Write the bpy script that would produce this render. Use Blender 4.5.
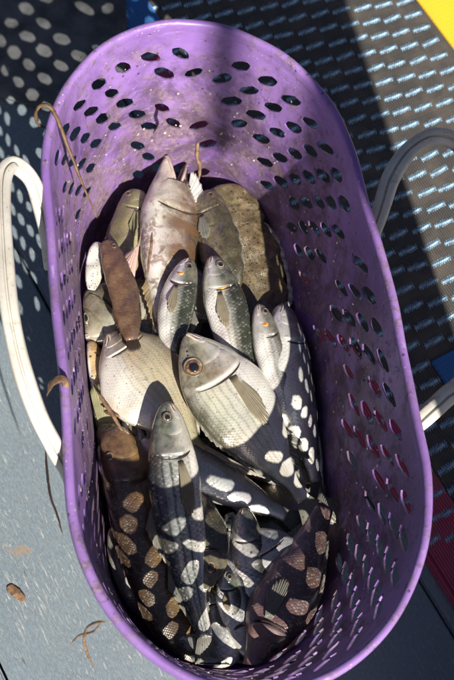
import bpy, bmesh, math, random
import numpy as np
from mathutils import Matrix, Vector, noise as pnoise
random.seed(7); rng = np.random.default_rng(7)
for o in list(bpy.data.objects): bpy.data.objects.remove(o)
scene = bpy.context.scene
COL = scene.collection

# ------------------------------------------------------------------ camera
CAM = np.array([-0.09421826, -0.31359233, 0.9801499])
ROT = np.array([[0.9912089947841802, 0.05008343870412918, 0.1224596987849657],
                [0.0, -0.9255832682662586, 0.3785440707573573],
                [0.13230543699687777, -0.3752162878569118, -0.9174464609272546]])
FPX = 950.0
cd = bpy.data.cameras.new('camera'); cam = bpy.data.objects.new('camera', cd); COL.objects.link(cam)
cd.sensor_fit = 'VERTICAL'; cd.sensor_height = 36; cd.sensor_width = 24
cd.lens = FPX / 680 * 36; cd.clip_start = 0.02; cd.clip_end = 200
r_, u_, b_ = ROT[:, 0], -ROT[:, 1], -ROT[:, 2]
cam.matrix_world = Matrix([[r_[i], u_[i], b_[i], CAM[i]] for i in range(3)] + [[0, 0, 0, 1]])
cd.dof.use_dof = True; cd.dof.focus_distance = 0.86; cd.dof.aperture_fstop = 10
scene.camera = cam

# ------------------------------------------------------------------ sky, sun, exposure
SUN_EL, SHADOW_AZ = math.radians(38), math.radians(110)
to_sun = Vector((-math.cos(SHADOW_AZ) * math.cos(SUN_EL), -math.sin(SHADOW_AZ) * math.cos(SUN_EL), math.sin(SUN_EL)))
w = bpy.data.worlds.new('World'); scene.world = w; w.use_nodes = True
sky = w.node_tree.nodes.new('ShaderNodeTexSky'); sky.sky_type = 'NISHITA'; sky.sun_disc = False
sky.sun_elevation = SUN_EL; sky.sun_rotation = math.atan2(to_sun.x, to_sun.y)
sky.air_density = .42; sky.dust_density = 1.2; sky.ozone_density = .5
bg = w.node_tree.nodes['Background']; bg.inputs['Strength'].default_value = 0.05
w.node_tree.links.new(sky.outputs[0], bg.inputs[0])
sl = bpy.data.lights.new('sun', 'SUN'); sun = bpy.data.objects.new('sun', sl); COL.objects.link(sun)
sl.energy = 5.0; sl.angle = math.radians(0.5); sl.color = (1.0, 0.94, 0.84)
sun.rotation_euler = to_sun.to_track_quat('Z', 'Y').to_euler(); sun.location = (0.5, -1.2, 1.5)
vs = scene.view_settings; vs.view_transform = 'Standard'; vs.look = 'None'; vs.gamma = 1
vs.use_curve_mapping = False; vs.exposure = 1.0
scene.render.engine = 'CYCLES'
scene.cycles.max_bounces = 8


def at(px, py, z):                      # a point of the place seen at a photo pixel, at height z
    d = ROT @ np.array([px - 227, py - 340, FPX]); t = (z - CAM[2]) / d[2]
    return CAM + t * d
def mpp(p): return float((ROT.T @ (np.asarray(p) - CAM))[2]) / FPX   # metres per photo pixel there

# ------------------------------------------------------------------ object helpers
def link(name, me, mat=None, parent=None, smooth=True):
    o = bpy.data.objects.new(name, me); COL.objects.link(o)
    if mat is not None:
        me.materials.clear(); me.materials.append(mat)
    if smooth:
        me.polygons.foreach_set('use_smooth', [True] * len(me.polygons))
    if parent is not None: o.parent = parent
    return o
def mesh(name, verts, faces, recalc=True):
    me = bpy.data.meshes.new(name); me.from_pydata([tuple(map(float, v)) for v in verts], [], faces); me.update()
    if recalc:
        bm = bmesh.new(); bm.from_mesh(me); bmesh.ops.recalc_face_normals(bm, faces=bm.faces); bm.to_mesh(me); bm.free()
    return me
def empty(name, loc=(0, 0, 0)):
    o = bpy.data.objects.new(name, None); COL.objects.link(o); o.location = loc; o.empty_display_size = .02; return o
def tag(o, label=None, cat=None, group=None, kind=None):
    if label: o['label'] = label
    if cat: o['category'] = cat
    if group: o['group'] = group
    if kind: o['kind'] = kind
    return o
def solidify(o, t, offset=0.0):
    m = o.modifiers.new('thickness', 'SOLIDIFY'); m.thickness = t; m.offset = offset
    return m
def esplit(o, a=38):
    m = o.modifiers.new('sharp', 'EDGE_SPLIT'); m.split_angle = math.radians(a)
def hermite(pts, t):
    x = np.array([p[0] for p in pts], float); y = np.array([p[1] for p in pts], float)
    s = np.diff(y) / np.diff(x); m = np.empty(len(x)); m[0], m[-1] = s[0], s[-1]
    for i in range(1, len(x) - 1):
        m[i] = 0 if s[i - 1] * s[i] <= 0 else 2 * s[i - 1] * s[i] / (s[i - 1] + s[i])
    t = np.clip(np.asarray(t, float), x[0], x[-1])
    k = np.clip(np.searchsorted(x, t) - 1, 0, len(x) - 2); h = x[k + 1] - x[k]; q = (t - x[k]) / h
    return ((1 + 2 * q) * (1 - q) ** 2 * y[k] + q * (1 - q) ** 2 * h * m[k] + q * q * (3 - 2 * q) * y[k + 1] + q * q * (q - 1) * h * m[k + 1])
def catmull(P, n):
    P = np.array(P, float); Q = np.vstack([2 * P[0] - P[1], P, 2 * P[-1] - P[-2]]); out = []
    for i in range(len(P) - 1):
        a, b, c, d = Q[i:i + 4]
        for k in range(n):
            t = k / n
            out.append(.5 * ((2 * b) + (c - a) * t + (2 * a - 5 * b + 4 * c - d) * t * t + (3 * b - a - 3 * c + d) * t ** 3))
    out.append(P[-1]); return np.array(out)
def sweep(path, prof, hint=(0, 0, 1), scale=None, cap=True):
    """profile (list of (side, up)) swept along a path; returns verts, faces"""
    path = np.array(path); n = len(path); m = len(prof); V = []; F = []
    for i in range(n):
        T = path[min(i + 1, n - 1)] - path[max(i - 1, 0)]; T /= np.linalg.norm(T)
        hh = np.array(hint[i] if np.ndim(hint) == 2 else hint, float)
        S = np.cross(T, hh); S /= np.linalg.norm(S); U = np.cross(S, T); k = 1 if scale is None else scale[i]
        for a, b in prof: V.append(path[i] + k * (a * S + b * U))
    for i in range(n - 1):
        for j in range(m):
            F.append((i * m + j, i * m + (j + 1) % m, (i + 1) * m + (j + 1) % m, (i + 1) * m + j))
    if cap: F += [tuple(range(m))[::-1], tuple((n - 1) * m + j for j in range(m))]
    return V, F
def ring(rx, ry, n=10): return [(rx * math.cos(2 * math.pi * k / n), ry * math.sin(2 * math.pi * k / n)) for k in range(n)]

# ------------------------------------------------------------------ material helpers
class NT:
    def __init__(s, name):
        s.m = bpy.data.materials.new(name); s.m.use_nodes = True; s.t = s.m.node_tree
        s.b = s.t.nodes['Principled BSDF']; s.out = s.t.nodes['Material Output']
    def node(s, typ, **k):
        n = s.t.nodes.new('ShaderNode' + typ)
        for a, v in k.items(): setattr(n, a, v)
        return n
    def put(s, sock, v):
        if isinstance(v, bpy.types.NodeSocket): s.t.links.new(v, sock)
        elif v is not None:
            if sock.type == 'RGBA' and len(v) == 3: v = (*v, 1)
            sock.default_value = v
    def math(s, op, a, b=None, c=None, clamp=False):
        n = s.node('Math', operation=op, use_clamp=clamp)
        for i, v in enumerate((a, b, c)):
            if v is not None: s.put(n.inputs[i], v)
        return n.outputs[0]
    def ramp(s, v, lo, hi, a=0., b=1., smooth=True):
        n = s.node('MapRange', interpolation_type='SMOOTHSTEP' if smooth else 'LINEAR')
        for i, q in enumerate((v, lo, hi, a, b)): s.put(n.inputs[i], q)
        return n.outputs[0]
    def mix(s, f, a, b, mode='MIX'):
        n = s.node('Mix', data_type='RGBA', blend_type=mode); s.put(n.inputs[0], f); s.put(n.inputs[6], a); s.put(n.inputs[7], b); return n.outputs[2]
    def coord(s, kind='Object'): return s.node('TexCoord').outputs[kind]
    def uv(s, name): return s.node('UVMap', uv_map=name).outputs[0]
    def mapping(s, v, scale=(1, 1, 1), rot=(0, 0, 0), loc=(0, 0, 0)):
        n = s.node('Mapping'); s.put(n.inputs[0], v); n.inputs['Scale'].default_value = scale; n.inputs['Rotation'].default_value = rot; n.inputs['Location'].default_value = loc; return n.outputs[0]
    def noise(s, v, scale, detail=4, rough=.55, out=0, dist=0.):
        n = s.node('TexNoise'); s.put(n.inputs['Vector'], v); n.inputs['Scale'].default_value = scale; n.inputs['Detail'].default_value = detail; n.inputs['Roughness'].default_value = rough; n.inputs['Distortion'].default_value = dist; return n.outputs[out]
    def vor(s, v, scale, feature='F1', rand=1., out='Distance', dims='3D'):
        n = s.node('TexVoronoi', feature=feature, voronoi_dimensions=dims); s.put(n.inputs['Vector'], v); n.inputs['Scale'].default_value = scale; n.inputs['Randomness'].default_value = rand; return n.outputs[out]
    def sep(s, v):
        n = s.node('SeparateXYZ'); s.put(n.inputs[0], v); return n.outputs
    def bump(s, h, strength=.3, dist=.001):
        n = s.node('Bump'); s.put(n.inputs['Height'], h); n.inputs['Strength'].default_value = strength; n.inputs['Distance'].default_value = dist; s.put(s.b.inputs['Normal'], n.outputs[0])
    def set(s, **k):
        for a, v in k.items(): s.put(s.b.inputs[a.replace('_', ' ')], v)
        return s.m

def mat_simple(name, col, rough=.5, var=.25, nscale=60, bumps=.2, **k):
    n = NT(name); c = n.coord(); f = n.noise(c, nscale, 6)
    d = tuple(x * (1 - var) for x in col); l = tuple(min(1, x * (1 + var)) for x in col)
    n.put(n.b.inputs['Base Color'], n.mix(n.ramp(f, .3, .7), d, l)); n.bump(n.noise(c, nscale * 4, 5), bumps, .0006)
    return n.set(Roughness=rough, **k)

def mat_basket():
    n = NT('purple_plastic'); c = n.coord()
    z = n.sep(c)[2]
    big = n.noise(c, 9, 5, .6); mid = n.noise(c, 38, 6, .65); fine = n.noise(c, 220, 4, .7)
    col = n.mix(n.ramp(big, .3, .7), (.205, .108, .35), (.285, .168, .435))
    low = n.ramp(z, .28, .12)                                     # grime thickens towards the catch, also painting the shaded wall darker
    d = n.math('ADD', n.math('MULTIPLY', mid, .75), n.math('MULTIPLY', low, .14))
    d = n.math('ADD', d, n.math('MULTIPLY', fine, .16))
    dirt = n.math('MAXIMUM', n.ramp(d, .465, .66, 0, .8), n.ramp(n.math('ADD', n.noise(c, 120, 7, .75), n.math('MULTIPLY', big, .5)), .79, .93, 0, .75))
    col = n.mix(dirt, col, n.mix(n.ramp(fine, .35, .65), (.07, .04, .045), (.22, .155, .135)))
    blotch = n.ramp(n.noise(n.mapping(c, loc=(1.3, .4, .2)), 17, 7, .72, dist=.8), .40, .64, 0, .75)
    col = n.mix(n.math('MULTIPLY', blotch, n.ramp(z, .285, .22, .25, 1)), col, (.05, .027, .055))  # stain blotches, stronger below the rim to paint the wall's shade deeper
    sp = n.vor(c, 260, 'F1'); pick = n.sep(n.vor(c, 260, 'F1', out='Color'))[0]
    speck = n.math('MULTIPLY', n.math('MULTIPLY', n.ramp(sp, .26, .12), n.math('GREATER_THAN', pick, .72)), n.ramp(n.noise(c, 26, 4), .48, .62))
    col = n.mix(n.math('MULTIPLY', speck, .75), col, (.55, .42, .3))
    dk = n.vor(c, 140, 'F1'); pk = n.sep(n.vor(c, 140, 'F1', out='Color'))[1]
    col = n.mix(n.math('MULTIPLY', n.ramp(dk, .24, .14), n.math('MULTIPLY', n.math('GREATER_THAN', pk, .88), .8)), col, (.06, .03, .035))
    scr = n.noise(n.mapping(c, (30, 30, 260), (.3, .2, 0)), 1.5, 3, .7)
    col = n.mix(n.ramp(scr, .62, .75, 0, .35), col, (.62, .5, .8))
    n.put(n.b.inputs['Base Color'], col)
    n.put(n.b.inputs['Roughness'], n.ramp(dirt, 0, .8, .38, .8))
    n.bump(n.math('ADD', mid, n.math('MULTIPLY', dirt, .6)), .35, .0012)
    tr = n.node('BsdfTranslucent'); tr.inputs[0].default_value = (.35, .08, .65, 1)
    mx = n.node('MixShader'); mx.inputs[0].default_value = .06
    n.t.links.new(n.b.outputs[0], mx.inputs[1]); n.t.links.new(tr.outputs[0], mx.inputs[2]); n.t.links.new(mx.outputs[0], n.out.inputs[0])
    return n.m

def mat_deck():
    n = NT('painted_deck'); c = n.coord(); r = n.mapping(c, (1, 1, 1))
    g = n.mapping(c, (1, 9, 1))
    f = n.noise(c, 6, 5); st = n.noise(g, 48, 7, .75); st2 = n.noise(n.mapping(c, (1, 4, 1), loc=(3, 1, 0)), 130, 6, .75)
    gate = n.noise(c, 11, 4, .6)
    col = n.mix(n.ramp(f, .3, .7), (.115, .152, .180), (.150, .188, .215))
    col = n.mix(n.ramp(n.noise(c, 45, 5), .4, .75, 0, .35), col, (.13, .17, .21))
    col = n.mix(n.ramp(n.noise(n.mapping(c, (1, 3, 1)), 210, 6, .75), .42, .62, 0, .5), col, (.23, .28, .31))
    chip = n.math('MULTIPLY', n.ramp(st, .555, .61), n.ramp(gate, .38, .6))
    chip2 = n.math('MULTIPLY', n.ramp(st2, .56, .60), n.ramp(n.noise(c, 17, 4), .42, .6))
    chip3 = n.math('MULTIPLY', n.ramp(n.noise(n.mapping(c, (1, 3, 1), loc=(9, 2, 0)), 330, 5, .75), .57, .62), n.ramp(n.noise(c, 30, 4, .6), .40, .58))
    chips = n.math('MAXIMUM', n.math('MAXIMUM', chip, chip2), chip3)
    col = n.mix(n.math('MULTIPLY', chips, .8), col, (.40, .415, .41))
    rust = n.math('MULTIPLY', n.ramp(n.noise(n.mapping(c, loc=(.7, 2.1, 0)), 24, 6, .6), .66, .74), .75)
    col = n.mix(rust, col, (.32, .2, .1))
    dk = n.ramp(n.noise(n.mapping(c, (1, 12, 1), loc=(5, 0, 0)), 20, 6, .65), .68, .72, 0, .8)
    col = n.mix(dk, col, (.05, .06, .07))
    n.put(n.b.inputs['Base Color'], col); n.put(n.b.inputs['Roughness'], n.ramp(chips, 0, 1, .5, .75))
    n.bump(n.math('SUBTRACT', n.math('MULTIPLY', n.noise(g, 50, 6), .5), n.math('MULTIPLY', chips, .7)), .6, .0015)
    return n.m

def mat_weave(name, a, b, thread=900, var=.35):
    n = NT(name); c = n.coord(); x, y, z = n.sep(c)
    wv = n.math('SINE', n.math('MULTIPLY', y, thread * 2.2)); wx = n.math('SINE', n.math('MULTIPLY', x, thread * 1.1))
    t = n.math('ADD', n.math('MULTIPLY', wv, .5), n.math('MULTIPLY', n.math('MULTIPLY', wv, wx), .35))
    f = n.noise(c, 30, 5); col = n.mix(n.ramp(t, -.6, .8), a, b)
    col = n.mix(n.ramp(f, .35, .75, 0, var), col, (.16, .13, .10))
    n.put(n.b.inputs['Base Color'], col); n.bump(t, .5, .0007)
    return n.set(Roughness=.75)

def mat_fish(name, back=(.06, .07, .06), flank=(.42, .42, .40), belly=(.72, .70, .66), v0=.30, v1=.62, scale=.004, sdark=.45, stripes=0., bands=0., bandn=7,
             spots=0., spotcol=(.05, .04, .03), spotsz=180, head=(.35, .33, .28), headt=.22, metal=.25, rough=.30, stain=(.35, .2, .1), stainamt=.35, blot=0., blotcol=(.1, .07, .04), bmp=.35, seed=0.):
    n = NT(name); ub = n.uv('body'); us = n.uv('skin'); t, v, _ = n.sep(ub)
    ob = n.mapping(n.coord(), loc=(seed, seed * .37, 0))
    nz = n.noise(ob, 45, 5); vv = n.math('ADD', v, n.math('MULTIPLY', n.math('SUBTRACT', nz, .5), .22))
    col = n.mix(n.ramp(vv, v0 - .13, v0 + .13), belly, flank)
    col = n.mix(n.ramp(vv, v1 - .13, v1 + .13), col, back)
    body = n.ramp(t, headt - .02, headt + .015)                  # 0 on the head, 1 on the scaled body
    # scales: a diamond lattice in skin metres
    us0 = us; wrp = n.node('VectorMath', operation='MULTIPLY_ADD'); n.put(wrp.inputs[0], n.noise(ob, 60, 3, out=1)); wrp.inputs[1].default_value = (.0035, .0035, 0); n.put(wrp.inputs[2], us); us = wrp.outputs[0]
    sc = n.mapping(us, (1 / scale, .82 / scale, 1), (0, 0, math.radians(45)))
    edge = n.vor(sc, 1, 'DISTANCE_TO_EDGE', .22, dims='2D'); f1 = n.vor(sc, 1, 'F1', .22, dims='2D'); rnd = n.sep(n.vor(sc, 1, 'F1', .22, out='Color', dims='2D'))[0]
    em = n.math('MULTIPLY', n.math('MULTIPLY', n.ramp(edge, .22, .03), body), n.ramp(n.noise(ob, 48, 5), .36, .62, .08, 1))
    col = n.mix(n.math('MULTIPLY', em, sdark), col, n.mix(.65, col, (.02, .02, .015), 'MIX'))
    col = n.mix(n.math('MULTIPLY', n.math('MULTIPLY', n.ramp(rnd, .45, 1, 0, sdark * .9), body), n.ramp(edge, .1, .3)), col, n.mix(.5, col, (.8, .8, .76)))
    sx, sy, _ = n.sep(us)
    if stripes:
        line = n.ramp(n.math('COSINE', n.math('MULTIPLY', sy, 2 * math.pi / (scale * 1.7246))), .25, .95)
        brk = n.ramp(n.noise(us, 260, 3), .3, .55, .4, 1)
        col = n.mix(n.math('MULTIPLY', n.math('MULTIPLY', n.math('MULTIPLY', line, brk), body), n.math('MULTIPLY', n.ramp(v, .12, .4), stripes)), col, (.03, .033, .035))
    if bands:
        bn = n.ramp(n.math('SINE', n.math('ADD', n.math('MULTIPLY', t, bandn * 6.28), n.math('MULTIPLY', nz, 5))), -.1, .7)
        col = n.mix(n.math('MULTIPLY', n.math('MULTIPLY', bn, bands), n.ramp(v, .12, .5)), col, (.12, .065, .03))
    if blot:
        bl = n.ramp(n.noise(ob, 95, 6, .65, dist=.6), .47, .6)
        col = n.mix(n.math('MULTIPLY', bl, blot), col, blotcol)
    if spots:
        sd = n.vor(ob, spotsz, 'F1', 1); pk = n.sep(n.vor(ob, spotsz, 'F1', 1, out='Color'))[0]
        sp = n.math('MULTIPLY', n.ramp(sd, .36, .2), n.math('GREATER_THAN', pk, .45))
        col = n.mix(n.math('MULTIPLY', sp, spots), col, spotcol)
    hn = n.noise(ob, 140, 5, .65)
    hcol = n.mix(n.ramp(hn, .32, .68), tuple(x * .45 for x in head), tuple(min(.85, x * 1.35) for x in head))
    hcol = n.mix(n.ramp(n.noise(ob, 60, 4, .6, dist=.8), .5, .68, 0, .55), hcol, n.mix(.7, hcol, (.42, .30, .10)))
    hcol = n.mix(n.ramp(n.noise(n.mapping(ob, loc=(2, 5, 1)), 75, 4, .6, dist=.6), .55, .7, 0, .5), hcol, n.mix(.6, hcol, (.40, .16, .13)))
    hcol = n.mix(n.ramp(vv, .28, .62), n.mix(.55, hcol, belly), n.mix(.45, hcol, back))
    col = n.mix(n.math('SUBTRACT', 1, body), col, hcol)
    irid = n.noise(n.mapping(ob, loc=(4, 1, 3)), 22, 4, .6, out=1)
    col = n.mix(.16, col, irid, 'OVERLAY')
    mud = n.ramp(n.noise(n.mapping(ob, loc=(7, 3, 2)), 70, 7, .7, dist=1.2), .60, .68, 0, .6)
    col = n.mix(mud, col, n.mix(.75, col, (.06, .045, .03)))
    stn = n.ramp(n.noise(ob, 28, 6, .62, dist=.4), .54, .74)
    col = n.mix(n.math('MULTIPLY', stn, stainamt), col, n.mix(.6, col, stain))
    grit = n.vor(ob, 420, 'F1', 1); gp = n.sep(n.vor(ob, 420, 'F1', 1, out='Color'))[1]
    col = n.mix(n.math('MULTIPLY', n.ramp(grit, .3, .16), n.math('GREATER_THAN', gp, .93)), col, (.05, .035, .02))
    n.put(n.b.inputs['Base Color'], col)
    n.put(n.b.inputs['Roughness'], n.ramp(nz, .25, .75, rough - .08, rough + .16))
    hgt = n.math('ADD', n.math('ADD', n.math('MULTIPLY', n.math('MULTIPLY', n.math('ADD', f1, n.math('MULTIPLY', rnd, .7)), body), -.9), n.math('MULTIPLY', hn, .55)), n.math('MULTIPLY', n.noise(ob, 75, 4), 1.6))
    n.bump(hgt, bmp, .0009)
    return n.set(Metallic=metal, Coat_Weight=.9, Coat_Roughness=.10, Specular_IOR_Level=.6)

def mat_fin(name, col, trans=.35):
    n = NT(name); u = n.uv('fin'); s, r, _ = n.sep(u)
    ln = n.ramp(n.math('SINE', n.math('MULTIPLY', s, 6.28 * 13)), -.2, .8)
    c = n.mix(ln, tuple(x * .68 for x in col), col); c = n.mix(n.ramp(n.noise(n.coord(), 120, 5), .45, .7, 0, .5), c, tuple(x * .5 for x in col))
    n.put(n.b.inputs['Base Color'], c); n.bump(ln, .5, .0006); n.set(Roughness=.36, Coat_Weight=.3)
    tr = n.node('BsdfTranslucent'); n.put(tr.inputs[0], c); mx = n.node('MixShader'); mx.inputs[0].default_value = trans
    n.t.links.new(n.b.outputs[0], mx.inputs[1]); n.t.links.new(tr.outputs[0], mx.inputs[2]); n.t.links.new(mx.outputs[0], n.out.inputs[0])
    return n.m

M = {}
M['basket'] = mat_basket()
M['deck'] = mat_deck()
M['mat_dark'] = mat_weave('dark_weave', (.010, .010, .011), (.080, .073, .068))
M['mat_red'] = mat_weave('red_weave', (.14, .012, .04), (.60, .05, .13))
M['mat_yellow'] = mat_weave('yellow_weave', (.55, .33, .01), (.85, .62, .03), var=.12)
M['mat_blue'] = mat_weave('blue_weave', (.01, .06, .22), (.03, .19, .50), var=.12)
M['thread'] = mat_simple('blue_thread', (.21, .33, .44), .6, .5, 200)
M['rubber'] = mat_simple('black_rubber', (.065, .067, .07), .7, .5, 35, .6)
def mat_handle():
    n = NT('white_handle_plastic'); c = n.coord(); col = n.mix(n.ramp(n.noise(c, 18, 4), .35, .65), (.44, .41, .36), (.57, .54, .48))
    col = n.mix(n.ramp(n.noise(c, 60, 7, .72, dist=.6), .54, .72, 0, .6), col, (.24, .18, .12)); col = n.mix(n.ramp(n.noise(n.mapping(c, loc=(3, 1, 2)), 300, 5, .7), .60, .68, 0, .6), col, (.16, .12, .09))
    n.put(n.b.inputs['Base Color'], col); n.bump(n.noise(c, 180, 6, .65), .4, .0008); return n.set(Roughness=.5)
M['handle'] = mat_handle()
M['twig'] = mat_simple('brown_twig', (.10, .055, .025), .6, .5, 140, .6)
M['weed'] = mat_simple('dry_weed', (.15, .085, .045), .6, .55, 150, .6)
M['wood'] = mat_simple('grey_wood', (.25, .2, .15), .8, .3, 20, .5)
M['socket'] = mat_simple('eye_socket_skin', (.13, .10, .075), .35, .4, 200, .4)
M['pupil'] = mat_simple('pupil_black', (.012, .013, .018), .14, .3, 300, .05, Coat_Weight=1.)
M['mouth'] = mat_simple('mouth_lining', (.30, .13, .10), .35, .4, 90, .4)
M['slit'] = mat_simple('mouth_slit', (.035, .022, .018), .4, .3, 90, .2)
def mat_iris(name, a, b):
    n = NT(name); c = n.coord(); k = n.mix(n.ramp(n.noise(c, 500, 5, .7), .38, .62), a, b); k = n.mix(n.ramp(n.noise(c, 160, 4), .5, .66, 0, .7), k, (.16, .04, .02)); n.put(n.b.inputs['Base Color'], k); return n.set(Roughness=.12, Metallic=.35, Coat_Weight=1., Coat_Roughness=.04)
M['iris_gold'] = mat_iris('iris_gold', (.20, .10, .03), (.46, .30, .14))
M['iris_silver'] = mat_iris('iris_silver', (.22, .20, .14), (.45, .41, .28))
M['iris_yellow'] = mat_iris('iris_yellow', (.45, .36, .05), (.7, .62, .2))
M['orange'] = mat_simple('orange_blotch', (.62, .24, .03), .35, .35, 300, .3)
M['fin_pale'] = mat_fin('fin_pale', (.62, .55, .45))
M['fin_pink'] = mat_fin('fin_pink', (.72, .50, .45))
M['fin_tan'] = mat_fin('fin_tan', (.34, .26, .15))
M['fin_grey'] = mat_fin('fin_grey', (.30, .29, .25))
M['fin_clear'] = mat_fin('fin_clear', (.50, .44, .32), .55)
M['fin_olive'] = mat_fin('fin_olive', (.40, .38, .22))
M['fin_white'] = mat_fin('fin_white', (.78, .76, .72), .25)
M['fin_dark'] = mat_fin('fin_dark', (.07, .05, .035), .15)

# ------------------------------------------------------------------ ground: painted deck of planks
GA = math.radians(-60); G1 = np.array([math.cos(GA), math.sin(GA)]); G2 = np.array([-math.sin(GA), math.cos(GA)])
def gp(a, b, z): return (*(G1 * a + G2 * b), z)
deck = empty('deck'); tag(deck, kind='structure')
pw = .205
for k in range(-9, 10):
    b0, b1 = -.082 + k * pw + .0012, -.082 + (k + 1) * pw - .0012
    me = bpy.data.meshes.new('plank'); bm = bmesh.new(); bmesh.ops.create_cube(bm, size=1)
    for v in bm.verts: v.co = (v.co.x * 6, v.co.y * (b1 - b0), v.co.z * .03)
    bmesh.ops.bevel(bm, geom=[e for e in bm.edges], offset=.0018, segments=2, affect='EDGES'); bm.to_mesh(me); bm.free()
    o = link('plank', me, M['deck'], deck, False)
    o.location = gp(rng.uniform(-.3, .3), (b0 + b1) / 2, -.015 + rng.uniform(-.0006, 0)); o.rotation_euler = (0, 0, GA)
# joists' dark bed under the planks
bed = link('deck_bed', mesh('deck_bed', [(-3, -3, -.05), (3, -3, -.05), (3, 3, -.05), (-3, 3, -.05)], [(0, 1, 2, 3)]), M['rubber'], deck, False)

# ------------------------------------------------------------------ woven mat (origin on its lower-left edge)
MO = (0.252, -0.159)
mat_root = empty('woven_mat', (*MO, 0)); mat_root.rotation_euler = (0, 0, GA)
tag(mat_root, 'dark woven mat with blue dashes, red border and yellow stripe on the right', 'mat')
def slab(name, x0, x1, y0, y1, z0, z1, m, parent, bev=.001):
    me = bpy.data.meshes.new(name); bm = bmesh.new(); bmesh.ops.create_cube(bm, size=1)
    for v in bm.verts: v.co = ((x0 + x1) / 2 + v.co.x * (x1 - x0), (y0 + y1) / 2 + v.co.y * (y1 - y0), (z0 + z1) / 2 + v.co.z * (z1 - z0))
    if bev: bmesh.ops.bevel(bm, geom=list(bm.edges), offset=bev, segments=2, affect='EDGES')
    bm.to_mesh(me); bm.free(); return link(name, me, m, parent, False)
# local x runs along the stripes, local y across them
slab('hem', -1.2, .9, .000, .007, .0003, .0042, M['mat_red'], mat_root, .0012)
slab('red_border', -1.2, .9, .0072, .064, .0003, .0034, M['mat_red'], mat_root)
slab('dark_field', -1.2, .9, .0642, .420, .0003, .0030, M['mat_dark'], mat_root)
slab('yellow_stripe', -1.2, .9, .4202, .64, .0003, .0033, M['mat_yellow'], mat_root)
# one thread float: a lens of seven ridges
def float_mesh(m, seed):
    r = random.Random(seed); V = []; F = []
    for k in range(9):
        x = (k - 4) * .0031; hl = .0043 * (1 - .04 * abs(k - 4)) * r.uniform(.8, 1.2); sh = r.uniform(-.0002, .0002) + .0006; hw = .00072
        n0 = len(V)
        for j, (q, h) in enumerate(((-1, .0), (-.8, .0013), (0, .0019), (.8, .0013), (1, .0))):
            for e in (-1, 0, 1):
                V.append((x + e * hw + sh * q, q * hl, h * (1 if e == 0 else .35)))
        for j in range(4):
            for e in range(2):
                a = n0 + j * 3 + e; F.append((a, a + 1, a + 4, a + 3))
    n0 = len(V)
    for q, h in ((-1, 0), (0, .0016), (1, 0)):
        V += [(-.0138, q * .0008, h * .5), (-.009, q * .0019, h), (0, q * .0023, h), (.009, q * .0019, h), (.0138, q * .0008, h * .5)]
    for q in range(2):
        for e in range(4): a = n0 + q * 5 + e; F.append((a, a + 1, a + 6, a + 5))
    me = mesh('weave_float', V, F, False); me.materials.append(m); return me
fm = [float_mesh(M['thread'], s) for s in range(5)]
cnt = 0
for i in range(-60, 60):
    for j in range(-20, 30):
        x = .0240 * i + .0070 * j; y = .012 + .0300 * j - .002 * i
        if not (.012 < y < .408): continue
        p = Vector((*MO, 0)) + Vector((G1[0] * x + G2[0] * y, G1[1] * x + G2[1] * y, 0))
        c = ROT.T @ (np.array(p) - CAM); px, py = 227 + FPX * c[0] / c[2], 340 + FPX * c[1] / c[2]
        if not (95 < px < 475 and -25 < py < 700): continue
        lo = np.array([p.x, p.y]) - np.array([0, 0]); a8 = math.radians(8)
        bx, by = lo[0] * math.cos(a8) + lo[1] * math.sin(a8), -lo[0] * math.sin(a8) + lo[1] * math.cos(a8)
        if abs(bx) < .125 and abs(by) < .25: continue                 # nothing under the basket's foot
        o = bpy.data.objects.new('weave_float', fm[rng.integers(5)]); COL.objects.link(o); o.parent = mat_root
        o.location = (x + rng.normal(0, .0007), y + rng.normal(0, .0007), .0030); o.rotation_euler = (0, 0, math.pi / 2 + rng.normal(0, .04)); cnt += 1
print('floats', cnt)
def to_mat(px, py):
    p = at(px, py, .003)[:2] - np.array(MO); return float(p @ G1), float(p @ G2)
for (px, py, lx, ly) in ((458, 372, .05, .045), (130, 4, .13, .046)):
    a, b = to_mat(px, py); slab('blue_check', a - lx / 2, a + lx / 2, b - ly / 2, b + ly / 2, .0031, .0062, M['mat_blue'], mat_root)

# black rubber sheet in the upper left corner
RS = at(0, 95, 0); rs = empty('rubber_sheet', (RS[0], RS[1] + .09, 0))
V = []; F = []; nx, ny = 26, 22
for j in range(ny + 1):
    for i in range(nx + 1):
        u, v = i / nx, j / ny; x = -.26 + .40 * u; y = -.095 + .45 * v + .02 * math.sin(u * 5) * (1 - v)
        V.append((x + .01 * math.sin(v * 7), y, .004 + .0025 * math.sin(u * 9 + v * 4) ** 2 + .002 * math.sin(v * 13 + u * 3) ** 2))
for j in range(ny):
    for i in range(nx): a = j * (nx + 1) + i; F.append((a, a + 1, a + nx + 2, a + nx + 1))
o = link('sheet', mesh('sheet', V, F), M['rubber'], rs); solidify(o, .003, 1)
tag(rs, 'crumpled black rubber sheet behind the far left end of the basket', 'rubber sheet')

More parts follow.
